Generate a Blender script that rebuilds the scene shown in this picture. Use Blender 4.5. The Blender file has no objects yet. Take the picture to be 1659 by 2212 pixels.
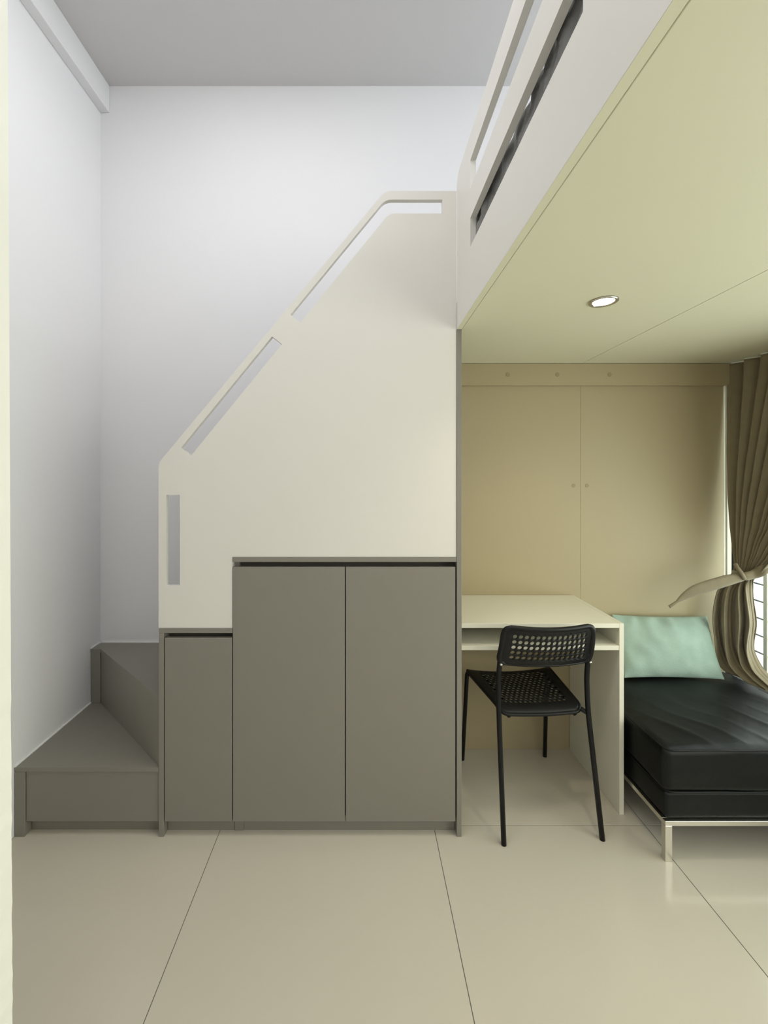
import bpy, bmesh, math, random
from mathutils import Vector, Matrix, noise

random.seed(7)
sc = bpy.context.scene
C = sc.collection

# ------------------------------------------------------------------ camera
CAM_H = 1.32
cam_d = bpy.data.cameras.new('camera')
cam = bpy.data.objects.new('camera', cam_d)
C.objects.link(cam)
cam.location = (0, 0, CAM_H)
cam.rotation_euler = (math.pi / 2, 0, 0)
cam_d.sensor_fit = 'HORIZONTAL'
cam_d.sensor_width = 36.0
cam_d.lens = 900.0 / 1659.0 * 36.0
cam_d.shift_x = 49.5 / 1659.0
cam_d.shift_y = -80.0 / 1659.0
cam_d.clip_start = 0.02
sc.camera = cam

# ------------------------------------------------------------------ world, large lights, exposure
world = bpy.data.worlds.new('overcast_sky')
sc.world = world
world.use_nodes = True
bg = world.node_tree.nodes['Background']
bg.inputs['Color'].default_value = (0.97, 1.0, 0.985, 1)
bg.inputs['Strength'].default_value = 1.6


def area(name, loc, rot, sx, sy, power, col):
    d = bpy.data.lights.new(name, 'AREA')
    d.shape = 'RECTANGLE'
    d.size, d.size_y = sx, sy
    d.energy = power
    d.color = col
    o = bpy.data.objects.new(name, d)
    C.objects.link(o)
    o.location = loc
    o.rotation_euler = rot
    return o


# daylight coming in through the lower and the upper window of the right wall
area('daylight_lower_window', (2.05, -0.10, 1.10), (0, math.pi / 2, 0), 1.45, 1.5, 25, (1.0, 0.925, 0.76))
area('daylight_lower_window', (2.05, 1.35, 1.10), (0, math.pi / 2, 0), 1.45, 1.35, 15, (0.90, 1.0, 0.93))
area('daylight_upper_window', (2.05, 0.60, 2.53), (0, math.pi / 2, 0), 1.0, 2.6, 22, (0.97, 0.97, 1.0))
# added fill light at an opening put high in the wall behind the camera
area('front_fill_light', (0.55, -1.70, 2.52), (math.pi / 2, 0, 0), 2.1, 1.0, 7, (0.98, 0.97, 1.0))
# added light under the ceiling, no fixture, brightens the walls behind the stair guard
area('stairwell_fill_light', (-0.40, 0.95, 3.200), (0, 0, 0), 0.80, 0.80, 10, (0.985, 0.975, 1.0))

sc.view_settings.view_transform = 'Standard'
sc.view_settings.look = 'None'
sc.view_settings.gamma = 1.0
sc.view_settings.use_curve_mapping = False
sc.view_settings.exposure = 0.1


# ------------------------------------------------------------------ materials
def mat(name, col, rough=0.5, spec=0.5, metal=0.0, var=0.04, vscale=3.0, bump=0.0, bscale=60.0,
        stretch=None, sheen=0.0, coat=0.0):
    m = bpy.data.materials.new(name)
    m.use_nodes = True
    nt = m.node_tree
    b = nt.nodes['Principled BSDF']
    b.inputs['Roughness'].default_value = rough
    b.inputs['Specular IOR Level'].default_value = spec
    b.inputs['Metallic'].default_value = metal
    b.inputs['Sheen Weight'].default_value = sheen
    b.inputs['Coat Weight'].default_value = coat
    tc = nt.nodes.new('ShaderNodeTexCoord')
    src = tc.outputs['Object']
    if stretch:
        mp = nt.nodes.new('ShaderNodeMapping')
        mp.inputs['Scale'].default_value = stretch
        nt.links.new(src, mp.inputs['Vector'])
        src = mp.outputs['Vector']
    n = nt.nodes.new('ShaderNodeTexNoise')
    n.inputs['Scale'].default_value = vscale
    n.inputs['Detail'].default_value = 4
    nt.links.new(src, n.inputs['Vector'])
    mx = nt.nodes.new('ShaderNodeMix')
    mx.data_type = 'RGBA'
    mx.inputs[6].default_value = (*[c * (1 - var) for c in col], 1)
    mx.inputs[7].default_value = (*[min(1, c * (1 + var)) for c in col], 1)
    nt.links.new(n.outputs['Fac'], mx.inputs[0])
    nt.links.new(mx.outputs[2], b.inputs['Base Color'])
    if bump > 0:
        n2 = nt.nodes.new('ShaderNodeTexNoise')
        n2.inputs['Scale'].default_value = bscale
        n2.inputs['Detail'].default_value = 6
        nt.links.new(src, n2.inputs['Vector'])
        bp = nt.nodes.new('ShaderNodeBump')
        bp.inputs['Strength'].default_value = bump
        bp.inputs['Distance'].default_value = 0.004
        nt.links.new(n2.outputs['Fac'], bp.inputs['Height'])
        nt.links.new(bp.outputs['Normal'], b.inputs['Normal'])
    return m


def leather_mat():
    m = mat('black_leather', (0.004, 0.005, 0.005), 0.46, 0.26, var=0.15, vscale=9)
    nt = m.node_tree
    b = nt.nodes['Principled BSDF']
    tc = nt.nodes.new('ShaderNodeTexCoord')
    v = nt.nodes.new('ShaderNodeTexVoronoi')
    v.inputs['Scale'].default_value = 330
    n = nt.nodes.new('ShaderNodeTexNoise')
    n.inputs['Scale'].default_value = 16
    n.inputs['Detail'].default_value = 5
    nt.links.new(tc.outputs['Object'], v.inputs['Vector'])
    nt.links.new(tc.outputs['Object'], n.inputs['Vector'])
    b1 = nt.nodes.new('ShaderNodeBump')
    b1.inputs['Strength'].default_value = 0.12
    b1.inputs['Distance'].default_value = 0.001
    b2 = nt.nodes.new('ShaderNodeBump')
    b2.inputs['Strength'].default_value = 0.30
    b2.inputs['Distance'].default_value = 0.006
    nt.links.new(v.outputs['Distance'], b1.inputs['Height'])
    nt.links.new(n.outputs['Fac'], b2.inputs['Height'])
    nt.links.new(b1.outputs['Normal'], b2.inputs['Normal'])
    nt.links.new(b2.outputs['Normal'], b.inputs['Normal'])
    return m


def emit_mat(name, col, strength):
    m = bpy.data.materials.new(name)
    m.use_nodes = True
    b = m.node_tree.nodes['Principled BSDF']
    b.inputs['Base Color'].default_value = (1, 1, 1, 1)
    b.inputs['Emission Color'].default_value = (*col, 1)
    b.inputs['Emission Strength'].default_value = strength
    return m


def pane_mat():
    m = bpy.data.materials.new('window_glass')
    m.use_nodes = True
    nt = m.node_tree
    nt.nodes.remove(nt.nodes['Principled BSDF'])
    out = nt.nodes['Material Output']
    t = nt.nodes.new('ShaderNodeBsdfTransparent')
    t.inputs['Color'].default_value = (0.97, 0.99, 0.98, 1)
    g = nt.nodes.new('ShaderNodeBsdfGlossy')
    g.inputs['Roughness'].default_value = 0.02
    mx = nt.nodes.new('ShaderNodeMixShader')
    mx.inputs['Fac'].default_value = 0.05
    nt.links.new(t.outputs[0], mx.inputs[1])
    nt.links.new(g.outputs[0], mx.inputs[2])
    nt.links.new(mx.outputs[0], out.inputs['Surface'])
    return m


M = {
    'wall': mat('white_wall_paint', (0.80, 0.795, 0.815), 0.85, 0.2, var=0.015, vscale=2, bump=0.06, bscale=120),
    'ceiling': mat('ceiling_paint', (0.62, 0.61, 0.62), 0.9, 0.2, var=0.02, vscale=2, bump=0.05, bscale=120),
    'entry': mat('cream_entry_paint', (0.86, 0.85, 0.78), 0.7, 0.3, var=0.04, vscale=9, bump=0.2, bscale=40),
    'white': mat('white_laminate', (0.75, 0.727, 0.68), 0.45, 0.4, var=0.012, vscale=4),
    'grey': mat('warm_grey_laminate', (0.238, 0.222, 0.190), 0.42, 0.4, var=0.02, vscale=14, bump=0.03, bscale=400),
    'dark': mat('cabinet_interior', (0.10, 0.09, 0.075), 0.7, 0.2),
    'tile': mat('polished_porcelain_tile', (0.60, 0.555, 0.46), 0.16, 0.5, var=0.025, vscale=2.5),
    'grout': mat('grey_grout', (0.20, 0.19, 0.16), 0.9, 0.1),
    'under': mat('cream_board', (0.74, 0.72, 0.55), 0.5, 0.35, var=0.012),
    'beige': mat('beige_panel', (0.42, 0.352, 0.215), 0.45, 0.4, var=0.015),
    'beige_cap': mat('beige_cap', (0.33, 0.27, 0.165), 0.5, 0.4),
    'desk': mat('ivory_laminate', (0.80, 0.78, 0.66), 0.4, 0.4, var=0.012),
    'black': mat('black_plastic', (0.006, 0.006, 0.0065), 0.42, 0.3, var=0.1),
    'blackm': mat('black_steel', (0.005, 0.005, 0.006), 0.40, 0.3, var=0.1),
    'steel': mat('brushed_steel', (0.72, 0.70, 0.64), 0.28, 0.5, metal=1.0, var=0.05, vscale=40),
    'leather': leather_mat(),
    'curtain': mat('olive_velvet', (0.24, 0.20, 0.125), 0.75, 0.2, var=0.12, vscale=30, bump=0.25, bscale=300, sheen=0.25),
    'pillow': mat('mint_linen', (0.36, 0.475, 0.405), 0.85, 0.2, var=0.20, vscale=13, bump=0.35, bscale=260),
    'bedding': mat('grey_satin', (0.23, 0.226, 0.224), 0.36, 0.5, var=0.08, vscale=10),
    'sealant': mat('white_sealant', (0.88, 0.88, 0.86), 0.5, 0.4),
    'chrome': mat('chrome_ring', (0.62, 0.60, 0.55), 0.2, 0.5, metal=1.0),
    'lamp': emit_mat('lamp_diffuser', (1.0, 0.93, 0.78), 14.0),
    'alu': mat('dark_aluminium', (0.03, 0.034, 0.04), 0.4, 0.5, metal=0.3),
    'pvc': mat('white_window_trim', (0.74, 0.72, 0.60), 0.5, 0.4),
    'bar': mat('painted_grille_bar', (0.22, 0.23, 0.22), 0.5, 0.4),
    'glass': pane_mat(),
}


# ------------------------------------------------------------------ helpers
def link(name, me, m, parent=None):
    o = bpy.data.objects.new(name, me)
    C.objects.link(o)
    if m is not None and not me.materials:
        me.materials.append(m)
    if parent is not None:
        o.parent = parent
        o.matrix_parent_inverse = parent.matrix_basis.inverted()
    return o


def tag(o, label=None, cat=None, group=None, kind=None):
    if label:
        o['label'] = label
    if cat:
        o['category'] = cat
    if group:
        o['group'] = group
    if kind:
        o['kind'] = kind
    return o


def thing(name, label, cat, loc=(0, 0, 0), rz=0.0, group=None):
    o = bpy.data.objects.new(name, None)
    C.objects.link(o)
    o.empty_display_size = 0.05
    o.location = loc
    o.rotation_euler = (0, 0, rz)
    return tag(o, label, cat, group)


def bm_obj(name, bm, m, parent=None, smooth=False):
    me = bpy.data.meshes.new(name)
    bmesh.ops.recalc_face_normals(bm, faces=bm.faces)
    bm.to_mesh(me)
    bm.free()
    if smooth:
        for p in me.polygons:
            p.use_smooth = True
    return link(name, me, m, parent)


def add_box(bm, x0, x1, y0, y1, z0, z1, bevel=0.0):
    vs = [bm.verts.new((x, y, z)) for x in (x0, x1) for y in (y0, y1) for z in (z0, z1)]
    idx = [(0, 1, 3, 2), (4, 6, 7, 5), (0, 4, 5, 1), (2, 3, 7, 6), (0, 2, 6, 4), (1, 5, 7, 3)]
    fs = [bm.faces.new([vs[i] for i in f]) for f in idx]
    if bevel > 0:
        es = list({e for f in fs for e in f.edges})
        bmesh.ops.bevel(bm, geom=es, offset=bevel, segments=1, affect='EDGES', profile=0.5)
    return bm


def box(name, x0, x1, y0, y1, z0, z1, m, parent=None, bevel=0.0008):
    return bm_obj(name, add_box(bmesh.new(), x0, x1, y0, y1, z0, z1, bevel), m, parent)


def boxes(name, lst, m, parent=None, bevel=0.0):
    bm = bmesh.new()
    for b in lst:
        add_box(bm, *b, bevel=bevel)
    return bm_obj(name, bm, m, parent)


def fillet(pts, radii, seg=8):
    """2-D polygon with rounded corners"""
    out = []
    n = len(pts)
    for i in range(n):
        p = Vector(pts[i])
        r = radii[i]
        if r <= 0:
            out.append(p)
            continue
        a = (Vector(pts[i - 1]) - p).normalized()
        b = (Vector(pts[(i + 1) % n]) - p).normalized()
        ang = a.angle(b)
        d = r / math.tan(ang / 2)
        c = p + (a + b).normalized() * (r / math.sin(ang / 2))
        s, e = p + a * d - c, p + b * d - c
        a0 = math.atan2(s.y, s.x)
        da = math.atan2(s.x * e.y - s.y * e.x, s.dot(e))
        for k in range(seg + 1):
            t = a0 + da * k / seg
            out.append(c + Vector((math.cos(t), math.sin(t))) * r)
    return out


def plate(name, outer, holes, to3, thick, m, parent=None):
    """flat board with cut-outs: 2-D loops -> 3-D by to3, pushed by the vector thick"""
    bm = bmesh.new()
    edges = []
    for loop in [outer] + holes:
        vs = [bm.verts.new(to3(p)) for p in loop]
        for i in range(len(vs)):
            edges.append(bm.edges.new((vs[i - 1], vs[i])))
    bmesh.ops.triangle_fill(bm, use_beauty=True, use_dissolve=False, edges=edges)
    r = bmesh.ops.extrude_face_region(bm, geom=list(bm.faces))
    bmesh.ops.translate(bm, verts=[v for v in r['geom'] if isinstance(v, bmesh.types.BMVert)], vec=thick)
    return bm_obj(name, bm, m, parent)


def add_tube(bm, pts, r, n=10, closed=False, cap=True, flat=1.0):
    pts = [Vector(p) for p in pts]
    rad = r if isinstance(r, (list, tuple)) else [r] * len(pts)
    rings = []
    up = None
    N = len(pts)
    for i in range(N):
        if closed:
            t = (pts[(i + 1) % N] - pts[i - 1]).normalized()
        else:
            t = (pts[min(i + 1, N - 1)] - pts[max(i - 1, 0)]).normalized()
        if up is None:
            up = Vector((0, 0, 1)) if abs(t.z) < 0.9 else Vector((0, 1, 0))
        up = (up - t * up.dot(t)).normalized()
        s = t.cross(up)
        rings.append([bm.verts.new(pts[i] + (up * math.cos(a) * flat + s * math.sin(a)) * rad[i])
                      for a in [2 * math.pi * k / n for k in range(n)]])
    for i in range(N if closed else N - 1):
        a, b = rings[i], rings[(i + 1) % N]
        for k in range(n):
            bm.faces.new((a[k], a[(k + 1) % n], b[(k + 1) % n], b[k]))
    if cap and not closed:
        bm.faces.new(rings[0][::-1])
        bm.faces.new(rings[-1])
    return bm


def smooth_path(pts, sub=6):
    P = [Vector(p) for p in pts]
    out = []
    for i in range(len(P) - 1):
        p0, p1, p2, p3 = P[max(i - 1, 0)], P[i], P[i + 1], P[min(i + 2, len(P) - 1)]
        for k in range(sub):
            t = k / sub
            out.append(0.5 * ((2 * p1) + (p2 - p0) * t + (2 * p0 - 5 * p1 + 4 * p2 - p3) * t * t
                              + (3 * p1 - p0 - 3 * p2 + p3) * t ** 3))
    out.append(P[-1])
    return out


def round_path(pts, r, seg=6):
    """3-D polyline with rounded bends"""
    P = [Vector(p) for p in pts]
    out = [P[0]]
    for i in range(1, len(P) - 1):
        a, b = (P[i - 1] - P[i]), (P[i + 1] - P[i])
        d = min(r, a.length * 0.45, b.length * 0.45)
        s, e = P[i] + a.normalized() * d, P[i] + b.normalized() * d
        for k in range(seg + 1):
            t = k / seg
            out.append(s * (1 - t) ** 2 + P[i] * 2 * t * (1 - t) + e * t * t)
    out.append(P[-1])
    return out


def rounded_box(hx, hy, hz, r, n=(20, 20, 8), k=4, deform=None):
    """dense box of half sizes hx, hy, hz with round edges; returns a bmesh centred on 0"""
    def axis(h, cnt):
        e = [h - r + r * math.tan(math.pi / 4 * (i / k)) for i in range(1, k + 1)]
        mid = [-(h - r) + 2 * (h - r) * i / cnt for i in range(cnt + 1)]
        return [-x for x in e[::-1]] + mid + e
    A = [axis(hx, n[0]), axis(hy, n[1]), axis(hz, n[2])]
    H = (hx, hy, hz)
    bm = bmesh.new()
    cache = {}

    def vert(p):
        key = tuple(round(c, 6) for c in p)
        if key not in cache:
            q = Vector(p)
            inn = Vector([max(-(H[i] - r), min(H[i] - r, p[i])) for i in range(3)])
            d = q - inn
            if d.length > 1e-9:
                q = inn + d.normalized() * r
            if deform:
                q = deform(q)
            cache[key] = bm.verts.new(q)
        return cache[key]

    for ax in range(3):
        u, v = [i for i in range(3) if i != ax]
        for s in (-1, 1):
            for i in range(len(A[u]) - 1):
                for j in range(len(A[v]) - 1):
                    q = []
                    for (a, b) in ((i, j), (i + 1, j), (i + 1, j + 1), (i, j + 1)):
                        p = [0, 0, 0]
                        p[ax] = s * H[ax]
                        p[u], p[v] = A[u][a], A[v][b]
                        q.append(vert(p))
                    bm.faces.new(q)
    return bm


def add_cyl(bm, c, axis, r, h, n=20, r2=None):
    """closed cylinder starting at c along axis"""
    ax = Vector(axis).normalized()
    up = Vector((0, 0, 1)) if abs(ax.z) < 0.9 else Vector((1, 0, 0))
    u = ax.cross(up).normalized()
    v = ax.cross(u)
    c = Vector(c)
    r2 = r if r2 is None else r2
    A = [bm.verts.new(c + (u * math.cos(t) + v * math.sin(t)) * r) for t in [2 * math.pi * i / n for i in range(n)]]
    B = [bm.verts.new(c + ax * h + (u * math.cos(t) + v * math.sin(t)) * r2) for t in [2 * math.pi * i / n for i in range(n)]]
    for i in range(n):
        bm.faces.new((A[i], A[(i + 1) % n], B[(i + 1) % n], B[i]))
    bm.faces.new(A[::-1])
    bm.faces.new(B)
    return bm


# ------------------------------------------------------------------ main dimensions (metres)
D = 1.519            # front plane of the cabinets
B = 2.025            # plaster of the back wall
BP = 2.005           # face of the beige panels on it
XL = -1.266          # left wall
XR = 1.82            # right wall
CEIL = 3.21
XF = 0.349           # outer face of the loft guard rail / tall support panel
T = 0.018            # board thickness
LOFT = 1.852         # underside of the loft
NEWEL = -0.7377      # left end of the low cabinet
XT = -0.469          # left end of the tall cabinet
FRONT = -1.6         # wall behind the camera

# ------------------------------------------------------------------ the setting
tag(box('wall_left', XL - 0.12, XL, FRONT, B + 0.12, 0, CEIL, M['wall'], bevel=0), kind='structure')
tag(box('wall_back', XL, 1.778, B, B + 0.12, 0, CEIL, M['wall'], bevel=0), kind='structure')
tag(boxes('wall_front', [(XL, XR + 0.12, FRONT - 0.12, FRONT, 0, 2.0), (XL, XR + 0.12, FRONT - 0.12, FRONT, 3.05, CEIL),
                         (XL, -0.55, FRONT - 0.12, FRONT, 2.0, 3.05), (1.65, XR + 0.12, FRONT - 0.12, FRONT, 2.0, 3.05)], M['wall']), kind='structure')  # high opening made for the added fill light
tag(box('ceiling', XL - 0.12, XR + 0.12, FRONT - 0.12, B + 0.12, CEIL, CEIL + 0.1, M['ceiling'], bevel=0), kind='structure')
WY0, WY1 = -0.9, 2.06
tag(boxes('wall_right', [
    (XR, XR + 0.12, FRONT, B + 0.12, 0, 0.35),
    (XR, XR + 0.12, WY0, WY1, 1.80, 1.98),
    (XR, XR + 0.12, WY0, WY1, 3.08, CEIL),
    (XR, XR + 0.12, FRONT, WY0, 0.35, CEIL),
    (XR, XR + 0.12, WY1, B + 0.12, 0.35, CEIL)], M['wall']), kind='structure')
tag(box('trim_1', XL, -1.2225, FRONT, B, 3.08, CEIL, M['wall'], bevel=0.002), kind='structure')

# end of the entry wall close to the camera, with a chipped paint edge
pts = [(XL, 0.0), (-0.5835, 0.0)]
for i in range(1, 160):
    z = CEIL * i / 160
    lean = 0.0105 * (z / 2.2)
    chip = 0.0016 * noise.noise(Vector((3.1, z * 37, 0.2))) + 0.0010 * noise.noise(Vector((9.1, z * 90, 0.7)))
    if z > 1.0:
        chip *= 0.25
    pts.append((-0.5835 - lean + chip, z))
pts += [(-0.5985, CEIL), (XL, CEIL)]
tag(plate('wall_entry', pts, [], lambda p: (p[0], 0.70, p[1]), Vector((0, -0.10, 0)), M['entry']), kind='structure')

# floor of large porcelain tiles on a grout bed
fl = tag(box('floor', XL - 0.12, XR + 0.12, FRONT - 0.12, B + 0.12, -0.08, -0.0015, M['grout'], bevel=0), kind='structure')
gx = [XL] + [-0.524 + 0.797 * i for i in range(3)] + [XR]
gy = [FRONT] + [1.571 - 0.797 * i for i in (3, 2, 1, 0)] + [B]
for i in range(len(gx) - 1):
    for j in range(len(gy) - 1):
        box('tile', gx[i] + 0.0011, gx[i + 1] - 0.0011, gy[j] + 0.0011, gy[j + 1] - 0.0011, -0.0014, 0.0, M['tile'], fl, bevel=0.0005)

# window in the right wall, down to the ottoman: frame, panes and grille bars
win = tag(bpy.data.objects.new('window_1', None), kind='structure')
C.objects.link(win)
win.location = (XR + 0.05, 0.5, 0.35)
boxes('frame', [(1.83, 1.88, 2.015, 2.06, 0.35, 1.80), (1.83, 1.88, WY0, WY0 + 0.05, 0.35, 1.80),
                (1.83, 1.88, WY0, WY1, 0.35, 0.395), (1.83, 1.88, WY0, WY1, 1.755, 1.80),
                (1.83, 1.88, 0.52, 0.58, 0.35, 1.80)], M['alu'], win)
for y0, y1 in ((WY0 + 0.05, 0.52), (0.58, 2.015)):
    box('pane', 1.852, 1.858, y0, y1, 0.395, 1.755, M['glass'], win, 0)
for k in range(16):
    z = 0.47 + 0.082 * k
    bmb = add_tube(bmesh.new(), [(1.905, WY0, z), (1.905, WY1, z)], 0.004, 6)
    bm_obj('grille_bar', bmb, M['bar'], win)
for y in (1.955, 1.2, 0.45, -0.3):
    box('grille_post', 1.895, 1.915, y - 0.009, y + 0.009, 0.36, 1.79, M['pvc'], win, 0.001)
win2 = tag(bpy.data.objects.new('window_2', None), kind='structure')
C.objects.link(win2)
win2.location = (XR + 0.05, 0.5, 1.98)
boxes('frame', [(1.83, 1.88, 2.015, 2.06, 1.98, 3.08), (1.83, 1.88, WY0, WY0 + 0.05, 1.98, 3.08),
                (1.83, 1.88, WY0, WY1, 1.98, 2.02), (1.83, 1.88, WY0, WY1, 3.04, 3.08),
                (1.83, 1.88, 0.52, 0.58, 1.98, 3.08)], M['alu'], win2)
for y0, y1 in ((WY0 + 0.05, 0.52), (0.58, 2.015)):
    box('pane', 1.852, 1.858, y0, y1, 2.02, 3.04, M['glass'], win2, 0)
# cream jamb beside the window at the end of the beige panels
tag(boxes('trim_2', [(1.744, 1.756, BP, B, 0, LOFT - 0.10), (1.757, 1.778, BP - 0.006, B + 0.03, 0, LOFT)], M['pvc'], bevel=0.001), kind='structure')

# ------------------------------------------------------------------ winder steps
RISE = 0.2535
st = thing('winder_step', 'lowest grey step of the stairs, with triangular tread, on the tiled floor', 'step', (-1.0, D, 0))
box('side_panel', XL + 0.002, -1.2275, D, D + 0.05, 0, RISE - 0.017, M['grey'], st)
box('riser', -1.226, NEWEL - 0.001, D + 0.006, D + 0.022, 0.052, RISE - 0.018, M['grey'], st)
box('toe_kick', -1.226, NEWEL - 0.001, D + 0.032, D + 0.048, 0, 0.052, M['grey'], st)
boxes('carcass', [(XL + 0.004, NEWEL - 0.002, D + 0.051, BP - 0.002, 0.0, RISE - 0.019)], M['dark'], st)
tread1 = [(XL + 0.002, D), (NEWEL - 0.001, D), (NEWEL - 0.001, B - 0.002), (XL + 0.002, B - 0.002)]
plate('tread', [Vector(p) for p in tread1], [], lambda p: (p[0], p[1], RISE - 0.016), Vector((0, 0, 0.016)), M['grey'], st)
bmb = bmesh.new()
add_box(bmb, XL + 0.0005, XL + 0.006, D, 1.947, RISE, RISE + 0.005)
bm_obj('sealant_bead', bmb, M['sealant'], st)

st2 = thing('winder_step', 'second grey step with a diagonal riser in the corner of the walls', 'step', (-1.0, 1.9, RISE))
Z2 = 2 * RISE
# diagonal riser board
a, b = Vector((-1.2186, 1.948)), Vector((NEWEL - 0.002, 1.526))
nrm = Vector((b.y - a.y, -(b.x - a.x))).normalized()
if nrm.y < 0:
    nrm = -nrm
plate('riser', [a + Vector((0.002, 0)), b, b + Vector((0, 0.021)), a + nrm * 0.016 + Vector((0.002, 0))], [],
      lambda p: (p[0], p[1], RISE + 0.0005), Vector((0, 0, Z2 - RISE - 0.0165)), M['grey'], st2)
box('side_panel', XL + 0.002, -1.2195, 1.948, 1.965, RISE + 0.0005, Z2 - 0.0165, M['grey'], st2)
tread2 = [(XL + 0.002, 1.9475), (-1.2190, 1.9475), (NEWEL - 0.001, 1.525), (NEWEL - 0.001, B - 0.002), (XL + 0.002, B - 0.002)]
plate('tread', [Vector(p) for p in tread2], [], lambda p: (p[0], p[1], Z2 - 0.016), Vector((0, 0, 0.016)), M['grey'], st2)
bmb = bmesh.new()
add_box(bmb, XL + 0.0005, XL + 0.006, 1.948, B - 0.001, Z2, Z2 + 0.005)
add_box(bmb, XL + 0.0005, NEWEL - 0.002, B - 0.006, B - 0.0005, Z2, Z2 + 0.005)
bm_obj('sealant_bead', bmb, M['sealant'], st2)

# ------------------------------------------------------------------ cabinets under the stairs
Z3, Z4 = 3 * RISE, 4 * RISE + 0.006
lo = thing('low_cabinet', 'low grey cabinet with one narrow door between steps and tall cabinet', 'cabinet', (-0.6, D, 0))
box('side_panel', NEWEL, NEWEL + T, D, B - 0.004, 0, Z3 - 0.0175, M['grey'], lo)
box('top_board', NEWEL, XT - 0.0005, D, B - 0.004, Z3 - 0.017, Z3, M['grey'], lo)
box('carcass', NEWEL + T + 0.001, XT - 0.001, D + 0.042, B - 0.006, 0.056, Z3 - 0.018, M['dark'], lo, 0)
box('door', -0.7165, -0.4715, D, D + 0.018, 0.056, 0.7255, M['grey'], lo, 0.0012)
box('toe_kick', NEWEL + T + 0.001, XT - 0.001, D + 0.03, D + 0.046, 0, 0.055, M['grey'], lo)

ta = thing('tall_cabinet', 'tall grey two-door cabinet under the white stair guard', 'cabinet', (-0.06, D, 0))
box('top_board', XT, XF - 0.0008, D, B - 0.004, Z4 - 0.0175, Z4, M['grey'], ta)
box('side_panel', XT, XT + T, D + 0.024, B - 0.004, 0.056, Z4 - 0.018, M['grey'], ta)
box('carcass', XT + T + 0.001, XF - 0.001, D + 0.042, B - 0.006, 0.056, Z4 - 0.018, M['dark'], ta, 0)
d1 = box('door', -0.4680, -0.0595, D, D + 0.018, 0.056, 0.9840, M['grey'], ta, 0.0012)
d2 = box('door', -0.0560, 0.3435, D, D + 0.018, 0.056, 0.9840, M['grey'], ta, 0.0012)
box('toe_kick', XT + 0.0335, XF - 0.001, D + 0.03, D + 0.046, 0, 0.055, M['grey'], ta)
box('toe_kick_end', XT, XT + 0.033, D + 0.028, D + 0.052, 0, 0.055, M['grey'], ta)

sp = box('support_panel', XF, XF + T, D, BP - 0.001, 0, LOFT - 0.001, M['grey'], None, 0.0010)
tag(sp, 'full-height grey panel standing between the tall cabinet and the desk', 'panel')


# ------------------------------------------------------------------ white stair guard with hand-hold slots
def P(px, py, Y=D):
    return Vector(((px - 780) * Y / 900.0, CAM_H - (py - 1026) * Y / 900.0))


YG = D + 0.003
outer = [Vector((NEWEL - 0.002, Z3 + 0.0006)), Vector((XT - 0.0012, Z3 + 0.0006)), Vector((XT - 0.0012, Z4 + 0.0006)),
         Vector((XF - 0.001, Z4 + 0.0006)), Vector((XF - 0.001, 2.3575)), P(832, 411.5), P(341, 1000)]
outer[5].y = 2.3575
outer[6].x = NEWEL - 0.002
outer = fillet(outer, [0, 0, 0, 0, 0, 0.05, 0.04])
slotA = fillet([P(358, 1266), P(388, 1266), P(388, 1069), P(358, 1069)], [0.002] * 4, 3)
slotB = fillet([P(390, 967), P(412, 984), P(609, 743), P(587, 726)], [0.002] * 4, 3)
slotC = fillet([P(627, 679), P(648, 696), P(841, 460), P(956, 460), P(956, 430), P(832, 430)], [0.002, 0.002, 0.045, 0.002, 0.002, 0.05], 8)
g = plate('stair_guard', outer, [slotA, slotB, slotC], lambda p: (p[0], YG, p[1]), Vector((0, T, 0)), M['white'])
tag(g, 'white sloping stair guard board with hand-hold slots above the grey cabinets', 'stair guard')

# ------------------------------------------------------------------ loft bed
LY0 = -0.52
lb = thing('loft_bed', 'white loft bed with slotted guard rail and cream underside above the desk', 'loft bed', (1.1, 0.7, LOFT))
r = 0.002


def rect(y0, y1, z0, z1):
    return fillet([(y0, z0), (y1, z0), (y1, z1), (y0, z1)], [r] * 4, 3)


outer = fillet([(LY0, LOFT), (D - 0.0005, LOFT), (D - 0.0005, 2.408), (LY0, 2.408)], [0, 0, 0.042, 0.042])
holes = [rect(0.655, 1.331, 2.049, 2.141), rect(0.655, 1.331, 2.233, 2.326),
         rect(-0.33, 0.50, 2.049, 2.141), rect(-0.33, 0.50, 2.233, 2.326)]
plate('guard_rail', outer, holes, lambda p: (XF, p[0], p[1]), Vector((T, 0, 0)), M['white'], lb)
# cream edging under the rail
box('edge_strip', XF + 0.0003, XF + T - 0.0003, LY0, D - 0.001, LOFT - 0.0010, LOFT - 0.0001, M['under'], lb, 0)
box('underside_panel', XF + T + 0.003, 1.0560, LY0, BP - 0.001, LOFT + 0.001, LOFT + 0.018, M['under'], lb, 0.0008)
box('underside_panel', 1.0580, XR - 0.002, LY0, BP - 0.001, LOFT + 0.001, LOFT + 0.018, M['under'], lb, 0.0008)
box('deck', XF + T + 0.001, XR - 0.002, LY0, B - 0.002, LOFT + 0.019, 1.985, M['white'], lb, 0)
box('end_rail', XF + T + 0.001, XR - 0.002, LY0, LY0 + T, 1.986, 2.33, M['white'], lb, 0.001)


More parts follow.
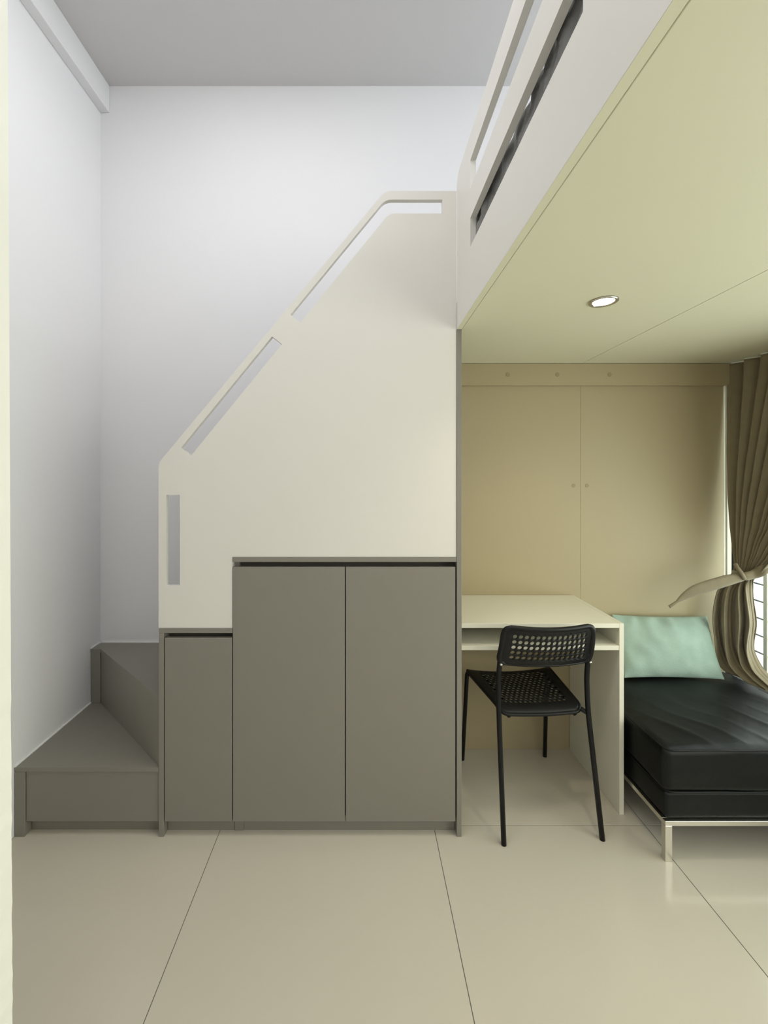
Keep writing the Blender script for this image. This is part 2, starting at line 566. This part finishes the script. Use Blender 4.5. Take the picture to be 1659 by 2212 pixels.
# mattress wrapped in a crumpled grey sheet
def mdef(q):
    y = q.y
    wob = noise.noise(Vector((q.x * 4, y * 7, q.z * 5)))
    fine = noise.noise(Vector((q.x * 9 + 5, y * 24, q.z * 16)))
    k = max(0.0, min(1.0, (q.z + 0.02) / 0.09))
    ridge = abs(noise.noise(Vector((q.x * 8, y * 16 + q.z * 20, 3.3))))
    q = q.copy()
    q.z += k * (0.012 * wob + 0.006 * fine - 0.035 * max(0.0, min(1.0, (0.80 - y) / 0.6)))
    if q.x < 0:
        q.x -= 0.006 * wob + 0.010 * fine - 0.022 * (0.25 - ridge)
        q.x = max(q.x, -0.7205)
    return q


bm = rounded_box(0.710, 0.95, 0.113, 0.026, (16, 170, 16), 5, mdef)
bmesh.ops.translate(bm, verts=bm.verts, vec=(0.3735 + 0.714, 0.452, 1.986 + 0.113 + 0.006))
mt = bm_obj('mattress', bm, M['bedding'], None, True)
tag(mt, 'mattress in a crumpled grey sheet lying on the loft bed', 'mattress')

# recessed downlight in the loft underside
dl = thing('downlight', 'round recessed downlight glowing in the cream loft underside', 'downlight', (0.743, 1.277, LOFT))
bm = bmesh.new()
N = 36
prof = [(0.0410, 0.0005), (0.0405, -0.0035), (0.0370, -0.0048), (0.0310, -0.0030), (0.0288, 0.0005)]
rings = [[bm.verts.new((0.743 + rr * math.cos(2 * math.pi * i / N), 1.277 + rr * math.sin(2 * math.pi * i / N), LOFT + z))
          for i in range(N)] for rr, z in prof]
for k in range(len(rings)):
    A_, B_ = rings[k], rings[(k + 1) % len(rings)]
    for i in range(N):
        bm.faces.new((A_[i], A_[(i + 1) % N], B_[(i + 1) % N], B_[i]))
bm_obj('trim_ring', bm, M['chrome'], dl, True)
bm_obj('lens', add_cyl(bmesh.new(), (0.743, 1.277, LOFT - 0.0018), (0, 0, 1), 0.0290, 0.0025, 36), M['lamp'], dl)
ld = bpy.data.lights.new('bulb', 'SPOT')
ld.energy = 9
ld.spot_size = math.radians(130)
ld.spot_blend = 0.8
ld.color = (1.0, 0.88, 0.68)
ld.shadow_soft_size = 0.03
lo_ = bpy.data.objects.new('bulb', ld)
C.objects.link(lo_)
lo_.parent = dl
lo_.location = (0, 0, -0.012)

# ------------------------------------------------------------------ beige panelling under the loft
wl = box('wall_panel', XF + T + 0.001, 1.0556, BP, B - 0.001, 0, LOFT - 0.0005, M['beige'], None, 0.0005)
tag(wl, 'beige wall panel behind the desk', 'wall panel')
wr = box('wall_panel', 1.0563, 1.7430, BP, B - 0.001, 0, LOFT - 0.0005, M['beige'], None, 0.0005)
tag(wr, 'beige wall panel behind the mint pillow and beside the curtain', 'wall panel')


def cap(px, py, Y, parent, r=0.0095):
    x = (px - 780) * Y / 900
    z = CAM_H - (py - 1026) * Y / 900
    bm_obj('screw_cap', add_cyl(bmesh.new(), (x, Y + 0.0004, z), (0, -1, 0), r, 0.0016, 18, r * 0.92), M['beige_cap'], parent)


cap(1239, 1049, BP, wl)
cap(1268, 1049, BP, wr)
x1 = 1.772
zr = 1.747
ra = plate('wall_rail', fillet([(XF + T + 0.001, zr), (x1, zr), (x1, LOFT - 0.001), (XF + T + 0.001, LOFT - 0.001)], [0.002, 0.035, 0.001, 0.001], 8), [],
           lambda p: (p[0], BP - 0.0005, p[1]), Vector((0, -0.016, 0)), M['beige'])
tag(ra, 'long beige rail across the top of the wall panels under the loft', 'rail')
for px in (1097, 1204, 1317):
    cap(px, 809, BP - 0.0166, ra, 0.0105)

# ------------------------------------------------------------------ desk
YD = 1.6186
DX0, DX1 = XF + T + 0.001, 1.0215
DZ = 0.7427
dk = thing('desk', 'ivory desk with an open shelf slot under its top, behind the black chair', 'desk', (0.7, 1.8, 0))
box('desktop', DX0, DX1 - T - 0.0002, YD, BP - 0.002, DZ - 0.0175, DZ, M['desk'], dk, 0.0009)
box('side_panel', DX1 - T, DX1, YD, BP - 0.002, 0, DZ, M['desk'], dk, 0.0009)
box('shelf', DX0, DX1 - T - 0.0004, YD + 0.001, BP - 0.003, 0.6385, 0.6560, M['desk'], dk, 0.0009)
box('back_panel', DX0, DX1 - T - 0.0004, BP - 0.016, BP - 0.003, 0.6565, DZ - 0.018, M['desk'], dk, 0)
bm = bmesh.new()
add_box(bm, 0.962, 1.0030, BP - 0.040, BP - 0.016, 0.6350, 0.6380)
add_box(bm, 1.0000, 1.0030, BP - 0.040, BP - 0.016, 0.5980, 0.6350)
vs = [bm.verts.new(v) for v in ((0.966, BP - 0.028, 0.635), (1.000, BP - 0.028, 0.602), (1.000, BP - 0.026, 0.602), (0.966, BP - 0.026, 0.635))]
bm.faces.new(vs)
bm_obj('bracket', bm, M['steel'], dk)


# ------------------------------------------------------------------ chair
def perforated(W, H, a, b, nu, nv, hole, rc, fmap, stagger=False, skip=()):
    """flat sheet 2W x 2H, rounded corners rc, perforated field 2a x 2b with nu x nv holes; fmap(s,t)->3-D"""
    bm = bmesh.new()
    V = lambda s, t: bm.verts.new(fmap(s, t))
    du, dv = a / nu, b / nv
    n = 12

    def quad(s0, s1, t0, t1):
        bm.faces.new([V(s0, t0), V(s1, t0), V(s1, t1), V(s0, t1)])

    for j in range(nv):
        cv = -b + (2 * j + 1) * dv
        off = du if (stagger and j % 2) else 0.0
        cnt = nu - (1 if off else 0)
        if off:
            quad(-a, -a + du, cv - dv, cv + dv)
            quad(a - du, a, cv - dv, cv + dv)
        for i in range(cnt):
            cu = -a + (2 * i + 1) * du + off
            if (i, j) in skip:
                quad(cu - du, cu + du, cv - dv, cv + dv)
                continue
            inn, out = [], []
            for k in range(n):
                th = 2 * math.pi * (k + 0.5) / n
                c, s = math.cos(th), math.sin(th)
                m_ = max(abs(c), abs(s))
                th2 = 2 * math.pi * k / n + math.pi / 4
                c2, s2 = math.cos(th2), math.sin(th2)
                m2 = max(abs(c2), abs(s2))
                out.append(V(cu + du * c2 / m2, cv + dv * s2 / m2))
                inn.append(V(cu + du * hole * c2, cv + dv * hole * s2))
            for k in range(n):
                bm.faces.new((out[k], out[(k + 1) % n], inn[(k + 1) % n], inn[k]))
    # border from the field to the rounded outline
    per = []
    m1, m2 = max(12, nu * 2), max(8, nv * 2)
    for k in range(m1):
        per.append((-a + 2 * a * k / m1, -b))
    for k in range(m2):
        per.append((a, -b + 2 * b * k / m2))
    for k in range(m1):
        per.append((a - 2 * a * k / m1, b))
    for k in range(m2):
        per.append((-a, b - 2 * b * k / m2))
    outl = []
    for s, t in per:
        p = Vector((s * W / a, t * H / b))
        inn = Vector((max(-(W - rc), min(W - rc, p.x)), max(-(H - rc), min(H - rc, p.y))))
        d = p - inn
        if d.length > 1e-9:
            p = inn + d.normalized() * rc
        outl.append((p.x, p.y))
    steps = 4
    rows = []
    for q in range(steps + 1):
        f = q / steps
        rows.append([V(per[i][0] * (1 - f) + outl[i][0] * f, per[i][1] * (1 - f) + outl[i][1] * f) for i in range(len(per))])
    L = len(per)
    for q in range(steps):
        for i in range(L):
            bm.faces.new((rows[q][i], rows[q][(i + 1) % L], rows[q + 1][(i + 1) % L], rows[q + 1][i]))
    bmesh.ops.remove_doubles(bm, verts=bm.verts, dist=0.00005)
    return bm, [fmap(s, t) for s, t in outl]


def solid(o, t):
    md = o.modifiers.new('thickness', 'SOLIDIFY')
    md.thickness = t
    md.offset = 0
    return o


ch = thing('chair', 'black chair with perforated seat and back on thin steel legs at the desk', 'chair', (0.6785, 1.720, 0), math.radians(3.2))
ch_m = Matrix.Translation((0.6785, 1.720, 0)) @ Matrix.Rotation(math.radians(3.2), 4, 'Z')


def ch_obj(name, bm, m, parent=ch, smooth=True):
    me = bpy.data.meshes.new(name)
    bmesh.ops.recalc_face_normals(bm, faces=bm.faces)
    bm.to_mesh(me)
    bm.free()
    for p in me.polygons:
        p.use_smooth = smooth
    o = bpy.data.objects.new(name, me)
    C.objects.link(o)
    me.materials.append(m)
    o.parent = parent
    return o


def fback(s, t):
    k = (t + 0.076) / 0.152
    z = 0.6915 + t
    x = s * (1.0 - 0.05 * k)
    u = s / 0.176
    y = -0.152 - 0.040 * k - 0.030 * (1 - u * u) - 0.006 * math.sin(math.pi * k)
    return Vector((x, y, z - 0.004 * (1 - u * u) * k))


bm, outl = perforated(0.176, 0.076, 0.146, 0.054, 14, 5, 0.74, 0.030, fback, False)
bk = solid(ch_obj('backrest', bm, M['black']), 0.0045)
rad = []
for p in outl:
    rad.append(0.0105 if abs(p.x) > 0.155 else (0.0085 if p.z > 0.74 else 0.0045))
ch_obj('rim', add_tube(bmesh.new(), outl, rad, 8, True), M['black'], bk)


def fseat(s, t):
    k = (t + 0.165) / 0.33            # 0 rear .. 1 front
    hw = 0.158 + 0.034 * k
    x = s / 0.19 * hw
    u = s / 0.19
    z = 0.437 + 0.006 * k - 0.014 * (1 - u * u) * (0.5 + 0.5 * k)
    if k < 0.12:
        z -= 0.016 * ((0.12 - k) / 0.12) ** 2
    if k > 0.9:
        z -= 0.014 * ((k - 0.9) / 0.1) ** 2
    return Vector((x, 0.028 + t, z))


bm, outl = perforated(0.19, 0.165, 0.148, 0.122, 13, 14, 0.60, 0.028, fseat, True)
stt = solid(ch_obj('seat', bm, M['black']), 0.003)
ch_obj('rim', add_tube(bmesh.new(), [p + Vector((0, 0, -0.004)) for p in outl], 0.0068, 8, True), M['black'], stt)
R_ = 0.0092
for s in (-1, 1):
    ch_obj('leg', add_tube(bmesh.new(), round_path([(s * 0.182, -0.224, 0.0), (s * 0.172, -0.152, 0.43), (s * 0.171, -0.146, 0.56),
                                                    (s * 0.170, -0.160, 0.64), (s * 0.165, -0.188, 0.745)], 0.06, 6), R_, 12), M['blackm'])
    ch_obj('leg', add_tube(bmesh.new(), round_path([(s * 0.196, 0.224, 0.0), (s * 0.186, 0.186, 0.424), (s * 0.176, 0.150, 0.424)], 0.03, 8), R_, 12), M['blackm'])
    ch_obj('side_rail', add_tube(bmesh.new(), round_path([(s * 0.178, 0.158, 0.4235), (s * 0.150, -0.10, 0.4215), (s * 0.1715, -0.151, 0.4185)], 0.03, 6), R_ * 0.95, 12), M['blackm'])
    ch_obj('bolt', add_cyl(bmesh.new(), (s * 0.1705, -0.163, 0.618), (0, -1, 0.1), 0.0042, 0.011, 12), M['steel'])
    ch_obj('seat_clip', add_cyl(bmesh.new(), (s * 0.128, -0.128, 0.412), (0, -1, 0), 0.009, 0.012, 12), M['black'])

# ------------------------------------------------------------------ ottoman
OX0, OX1, OY0, OY1 = 1.040, 1.755, 1.425, 1.997
ot = thing('leather_ottoman', 'black leather ottoman on a slim steel frame beside the desk', 'ottoman', (1.4, 1.71, 0))
cx, cy = (OX0 + OX1) / 2, (OY0 + OY1) / 2
hx, hy = (OX1 - OX0) / 2, (OY1 - OY0) / 2


def tdef(q):
    q = q.copy()
    ex = max(0.0, 1 - (abs(q.x) / hx) ** 4)
    ey = max(0.0, 1 - (abs(q.y) / hy) ** 4)
    if q.z > 0:
        k = q.z / 0.0775
        q.z += k * (0.016 * ex * ey)
        # pulled creases running towards the stitched front edge
        ph = 30 * (q.x * 0.93 + q.y * 0.55 + 0.06 * noise.noise(Vector((q.x * 5, q.y * 5, 1.0))))
        am = ey * ex * max(0.0, min(1.0, 0.75 - (q.y + hy) / 0.45)) * (0.4 + 0.6 * abs(noise.noise(Vector((q.x * 7, q.y * 4, 4.0)))) * 2)
        q.z += k * (0.0075 * am * (1 - abs(math.sin(ph))) ** 2 * 2 + 0.006 * ex * noise.noise(Vector((q.x * 7, q.y * 7, 0))))
    if q.y < -hy + 0.05 and abs(q.z) < 0.07:
        q.y -= 0.005 * noise.noise(Vector((q.x * 6, q.z * 12, 2)))
    q.x += 0.004 * noise.noise(Vector((2, q.y * 6, q.z * 9)))
    return q


base = rounded_box(hx - 0.004, hy - 0.004, 0.045, 0.012, (6, 6, 3), 3)
bmesh.ops.translate(base, verts=base.verts, vec=(cx, cy, 0.140 + 0.045))
bm_obj('base', base, M['leather'], ot, True)
cu_ = rounded_box(hx, hy, 0.0775, 0.026, (90, 70, 14), 5, tdef)
bmesh.ops.translate(cu_, verts=cu_.verts, vec=(cx, cy, 0.2265 + 0.0775))
cushion = bm_obj('cushion', cu_, M['leather'], ot, True)
# stitched piping round the top and the bottom seam
for zz, nm in ((0.3745, 'piping'), (0.2315, 'seam')):
    loop = fillet([(OX0 + 0.006, OY0 + 0.004), (OX1 - 0.006, OY0 + 0.004), (OX1 - 0.006, OY1 - 0.004), (OX0 + 0.006, OY1 - 0.004)], [0.026] * 4, 6)
    dense = []
    for i in range(len(loop)):
        p0, p1 = loop[i], loop[(i + 1) % len(loop)]
        k = max(1, int((p1 - p0).length / 0.02))
        for q in range(k):
            p = p0.lerp(p1, q / k)
            dense.append((p.x, p.y, zz + 0.0015 * noise.noise(Vector((p.x * 9, p.y * 9, zz)))))
    bm_obj(nm, add_tube(bmesh.new(), dense, 0.0032, 6, True), M['leather'], cushion, True)
bm = bmesh.new()
FR = 0.0085
for y in (OY0 + FR - 0.004, OY1 - FR):
    add_box(bm, OX0 - 0.002, OX1, y - FR, y + FR, 0.122, 0.1385, 0.0008)
for x in (OX0 + FR - 0.002, OX1 - FR):
    add_box(bm, x - FR, x + FR, OY0 - 0.0045 + 2 * FR, OY1 - 2 * FR + 0.0005, 0.1222, 0.1383, 0.0005)
bm_obj('frame', bm, M['steel'], ot)
for x in (OX0 - 0.002, OX1 - 0.024):
    for y in (OY0 - 0.004, OY1 - 0.024):
        box('leg', x, x + 0.024, y, y + 0.020, 0, 0.1225, M['steel'], ot, 0.0012)

# ------------------------------------------------------------------ pillow
PW, PH, PT = 0.226, 0.136, 0.048


def pillow_pt(u, v, side):
    # pinched corners, soft belly
    pin = 1 - 0.045 * (1 - abs(u) ** 2) * abs(v) ** 3 - 0.0
    pinx = 1 - 0.05 * (1 - abs(v) ** 2) * abs(u) ** 3
    x = PW * u * pinx
    z = PH * v * pin
    th = PT * (max(0.0, 1 - abs(u) ** 2.2) ** 0.5) * (max(0.0, 1 - abs(v) ** 2.0) ** 0.5)
    w = 0.006 * noise.noise(Vector((x * 18, z * 18, side * 3.0))) + 0.009 * noise.noise(Vector((x * 7, z * 9, side * 5.0)))
    # pulled folds under the top edge
    w += 0.009 * max(0, v - 0.3) * math.sin(x * 70 + 3 * noise.noise(Vector((x * 8, z * 8, 0))))
    y = side * (th + w * min(1.0, th / 0.02))
    return Vector((x, y, z))


bm = bmesh.new()
NU, NV = 56, 34
grid = {}
for side in (-1, 1):
    for i in range(NU + 1):
        for j in range(NV + 1):
            u, v = math.sin(math.pi / 2 * (-1 + 2 * i / NU)), math.sin(math.pi / 2 * (-1 + 2 * j / NV))
            rim = i in (0, NU) or j in (0, NV)
            key = (0 if rim else side, i, j)
            if key not in grid:
                grid[key] = bm.verts.new(pillow_pt(u, v, side if not rim else 0))
for side in (-1, 1):
    for i in range(NU):
        for j in range(NV):
            q = []
            for (a_, b_) in ((i, j), (i + 1, j), (i + 1, j + 1), (i, j + 1)):
                rim = a_ in (0, NU) or b_ in (0, NV)
                q.append(grid[(0 if rim else side, a_, b_)])
            bm.faces.new(q)
pl = bm_obj('pillow', bm, M['pillow'], None, True)
pl.location = (1.417, 1.932, 0.526)
pl.rotation_euler = (math.radians(-22), math.radians(1.0), 0)
tag(pl, 'mint green pillow leaning on the wall panel at the back of the ottoman', 'pillow')

# ------------------------------------------------------------------ curtain, tied back
rows = [  # z, back edge (x, y), front edge (x, y), pleat depth
    (1.848, (1.780, 1.998), (1.786, 1.180), 0.030),
    (1.60, (1.774, 1.995), (1.780, 1.330), 0.030),
    (1.30, (1.763, 1.985), (1.770, 1.520), 0.028),
    (1.08, (1.752, 1.965), (1.755, 1.660), 0.021),
    (0.96, (1.742, 1.945), (1.744, 1.752), 0.014),
    (0.895, (1.737, 1.935), (1.740, 1.806), 0.009),
    (0.850, (1.722, 1.940), (1.740, 1.850), 0.011),
    (0.78, (1.668, 1.950), (1.752, 1.862), 0.022),
    (0.66, (1.645, 1.950), (1.760, 1.852), 0.030),
    (0.54, (1.655, 1.945), (1.746, 1.850), 0.032),
    (0.47, (1.668, 1.940), (1.742, 1.800), 0.030),
    (0.435, (1.680, 1.930), (1.738, 1.700), 0.024),
    (0.412, (1.690, 1.915), (1.722, 1.560), 0.014),
]
NP = 11
NUc = 200
NVc = 110


def lerp_row(z):
    for i in range(len(rows) - 1):
        z0, z1 = rows[i][0], rows[i + 1][0]
        if z <= z0 + 1e-9 and z >= z1 - 1e-9:
            t = (z0 - z) / (z0 - z1)
            # catmull-rom on every number of the row
            def g_(r_):
                return [r_[1][0], r_[1][1], r_[2][0], r_[2][1], r_[3]]
            p0, p1, p2, p3 = g_(rows[max(i - 1, 0)]), g_(rows[i]), g_(rows[i + 1]), g_(rows[min(i + 2, len(rows) - 1)])
            return [0.5 * (2 * b_ + (c_ - a_) * t + (2 * a_ - 5 * b_ + 4 * c_ - d_) * t * t + (3 * b_ - a_ - 3 * c_ + d_) * t ** 3)
                    for a_, b_, c_, d_ in zip(p0, p1, p2, p3)]
    return None


bm = bmesh.new()
ztop, zbot = rows[0][0], rows[-1][0]
vg = []
for j in range(NVc + 1):
    z = ztop + (zbot - ztop) * j / NVc
    ax_, ay_, bx_, by_, amp = lerp_row(z)
    d = Vector((bx_ - ax_, by_ - ay_))
    nn = Vector((d.y, -d.x)).normalized()
    if nn.x > 0:
        nn = -nn
    line = []
    for i in range(NUc + 1):
        u = i / NUc
        uu = u + 0.018 * math.sin(2 * math.pi * 3 * u + 1.7) + 0.012 * math.sin(2 * math.pi * 5 * u + z * 1.5)
        ph = 2 * math.pi * NP * uu + 0.5 * noise.noise(Vector((u * 6, z * 2, 0)))
        wave = math.sin(ph) + 0.28 * math.sin(2 * ph + 0.8)
        ph2 = 2 * math.pi * 3.6 * (u + 0.03 * math.sin(9 * u)) + 0.9 + 0.7 * noise.noise(Vector((u * 4, z * 5, 8)))
        low = max(0.0, min(1.0, (0.90 - z) / 0.08))
        wave = wave * (1 - low) + low * (math.sin(ph2) + 0.25 * math.sin(2 * ph2) + 0.10 * math.sin(5 * ph2 + 1))
        a_ = amp * (0.75 + 0.5 * noise.noise(Vector((u * 9, z * 1.2, 5))))
        crumple = 0.005 * noise.noise(Vector((u * 12, z * 14, 2))) if z < 0.87 else 0.0015 * noise.noise(Vector((u * 30, z * 8, 2)))
        p = Vector((ax_, ay_)) + d * u + nn * (a_ * wave + crumple + amp * 0.2)
        p.x = min(p.x, 1.815)
        p.y = min(p.y, BP - 0.004)
        line.append(bm.verts.new((p.x, p.y, z)))
    vg.append(line)
for j in range(NVc):
    for i in range(NUc):
        bm.faces.new((vg[j][i], vg[j][i + 1], vg[j + 1][i + 1], vg[j + 1][i]))
ct = thing('curtain', 'olive beige velvet curtain tied back at the window', 'curtain', (1.75, 1.7, 0.41))
drape = bm_obj('drape', bm, M['curtain'], ct, True)
solid(drape, 0.002)


def strap(name, path, widths, thick, m, parent, twist=None):
    """flat band along a path, width mostly vertical"""
    pts_ = smooth_path(path, 8)
    n_ = len(pts_)
    bm = bmesh.new()
    rr = []
    for i, p in enumerate(pts_):
        f = i / (n_ - 1) * (len(widths) - 1)
        k = min(int(f), len(widths) - 2)
        w = widths[k] * (1 - (f - k)) + widths[k + 1] * (f - k)
        t = (pts_[min(i + 1, n_ - 1)] - pts_[max(i - 1, 0)]).normalized()
        up = Vector((0, 0, 1))
        up = (up - t * up.dot(t)).normalized()
        s = t.cross(up)
        if twist:
            an = twist * i / (n_ - 1)
            up, s = up * math.cos(an) + s * math.sin(an), s * math.cos(an) - up * math.sin(an)
        ring = []
        for (a_, b_) in ((1, 0.3), (1, -0.3), (0.5, -1), (-0.5, -1), (-1, -0.3), (-1, 0.3), (-0.5, 1), (0.5, 1)):
            ring.append(bm.verts.new(p + up * (a_ * w / 2) + s * (b_ * thick / 2)))
        rr.append(ring)
    for i in range(n_ - 1):
        for k in range(8):
            bm.faces.new((rr[i][k], rr[i][(k + 1) % 8], rr[i + 1][(k + 1) % 8], rr[i + 1][k]))
    bm.faces.new(rr[0][::-1])
    bm.faces.new(rr[-1])
    return bm_obj(name, bm, m, parent, True)


def W3(px, py, Y):
    return Vector(((px - 780) * Y / 900, Y, CAM_H - (py - 1026) * Y / 900))


# loose tail of the tie, sticking out over the pillow
strap('tie_tail', [W3(1606, 1246, 1.845), W3(1570, 1254, 1.845), W3(1530, 1266, 1.85), W3(1500, 1276, 1.855), W3(1478, 1288, 1.86), W3(1462, 1300, 1.862), W3(1446, 1311, 1.865)],
      [0.034, 0.050, 0.052, 0.046, 0.030, 0.012, 0.014], 0.008, M['curtain'], ct)
# band round the gathered cloth, rising to its wall hook by the window
strap('tie_band', [W3(1583, 1236, 1.93), W3(1592, 1240, 1.865), W3(1608, 1245, 1.835), W3(1630, 1240, 1.825), W3(1650, 1230, 1.80), W3(1668, 1215, 1.79)],
      [0.020, 0.026, 0.036, 0.040, 0.040, 0.036], 0.007, M['curtain'], ct, 0.2)
strap('tie_knot', [W3(1588, 1218, 1.845), W3(1594, 1228, 1.832), W3(1602, 1238, 1.826), W3(1608, 1250, 1.834)], [0.016, 0.015, 0.014, 0.013], 0.014, M['curtain'], ct)
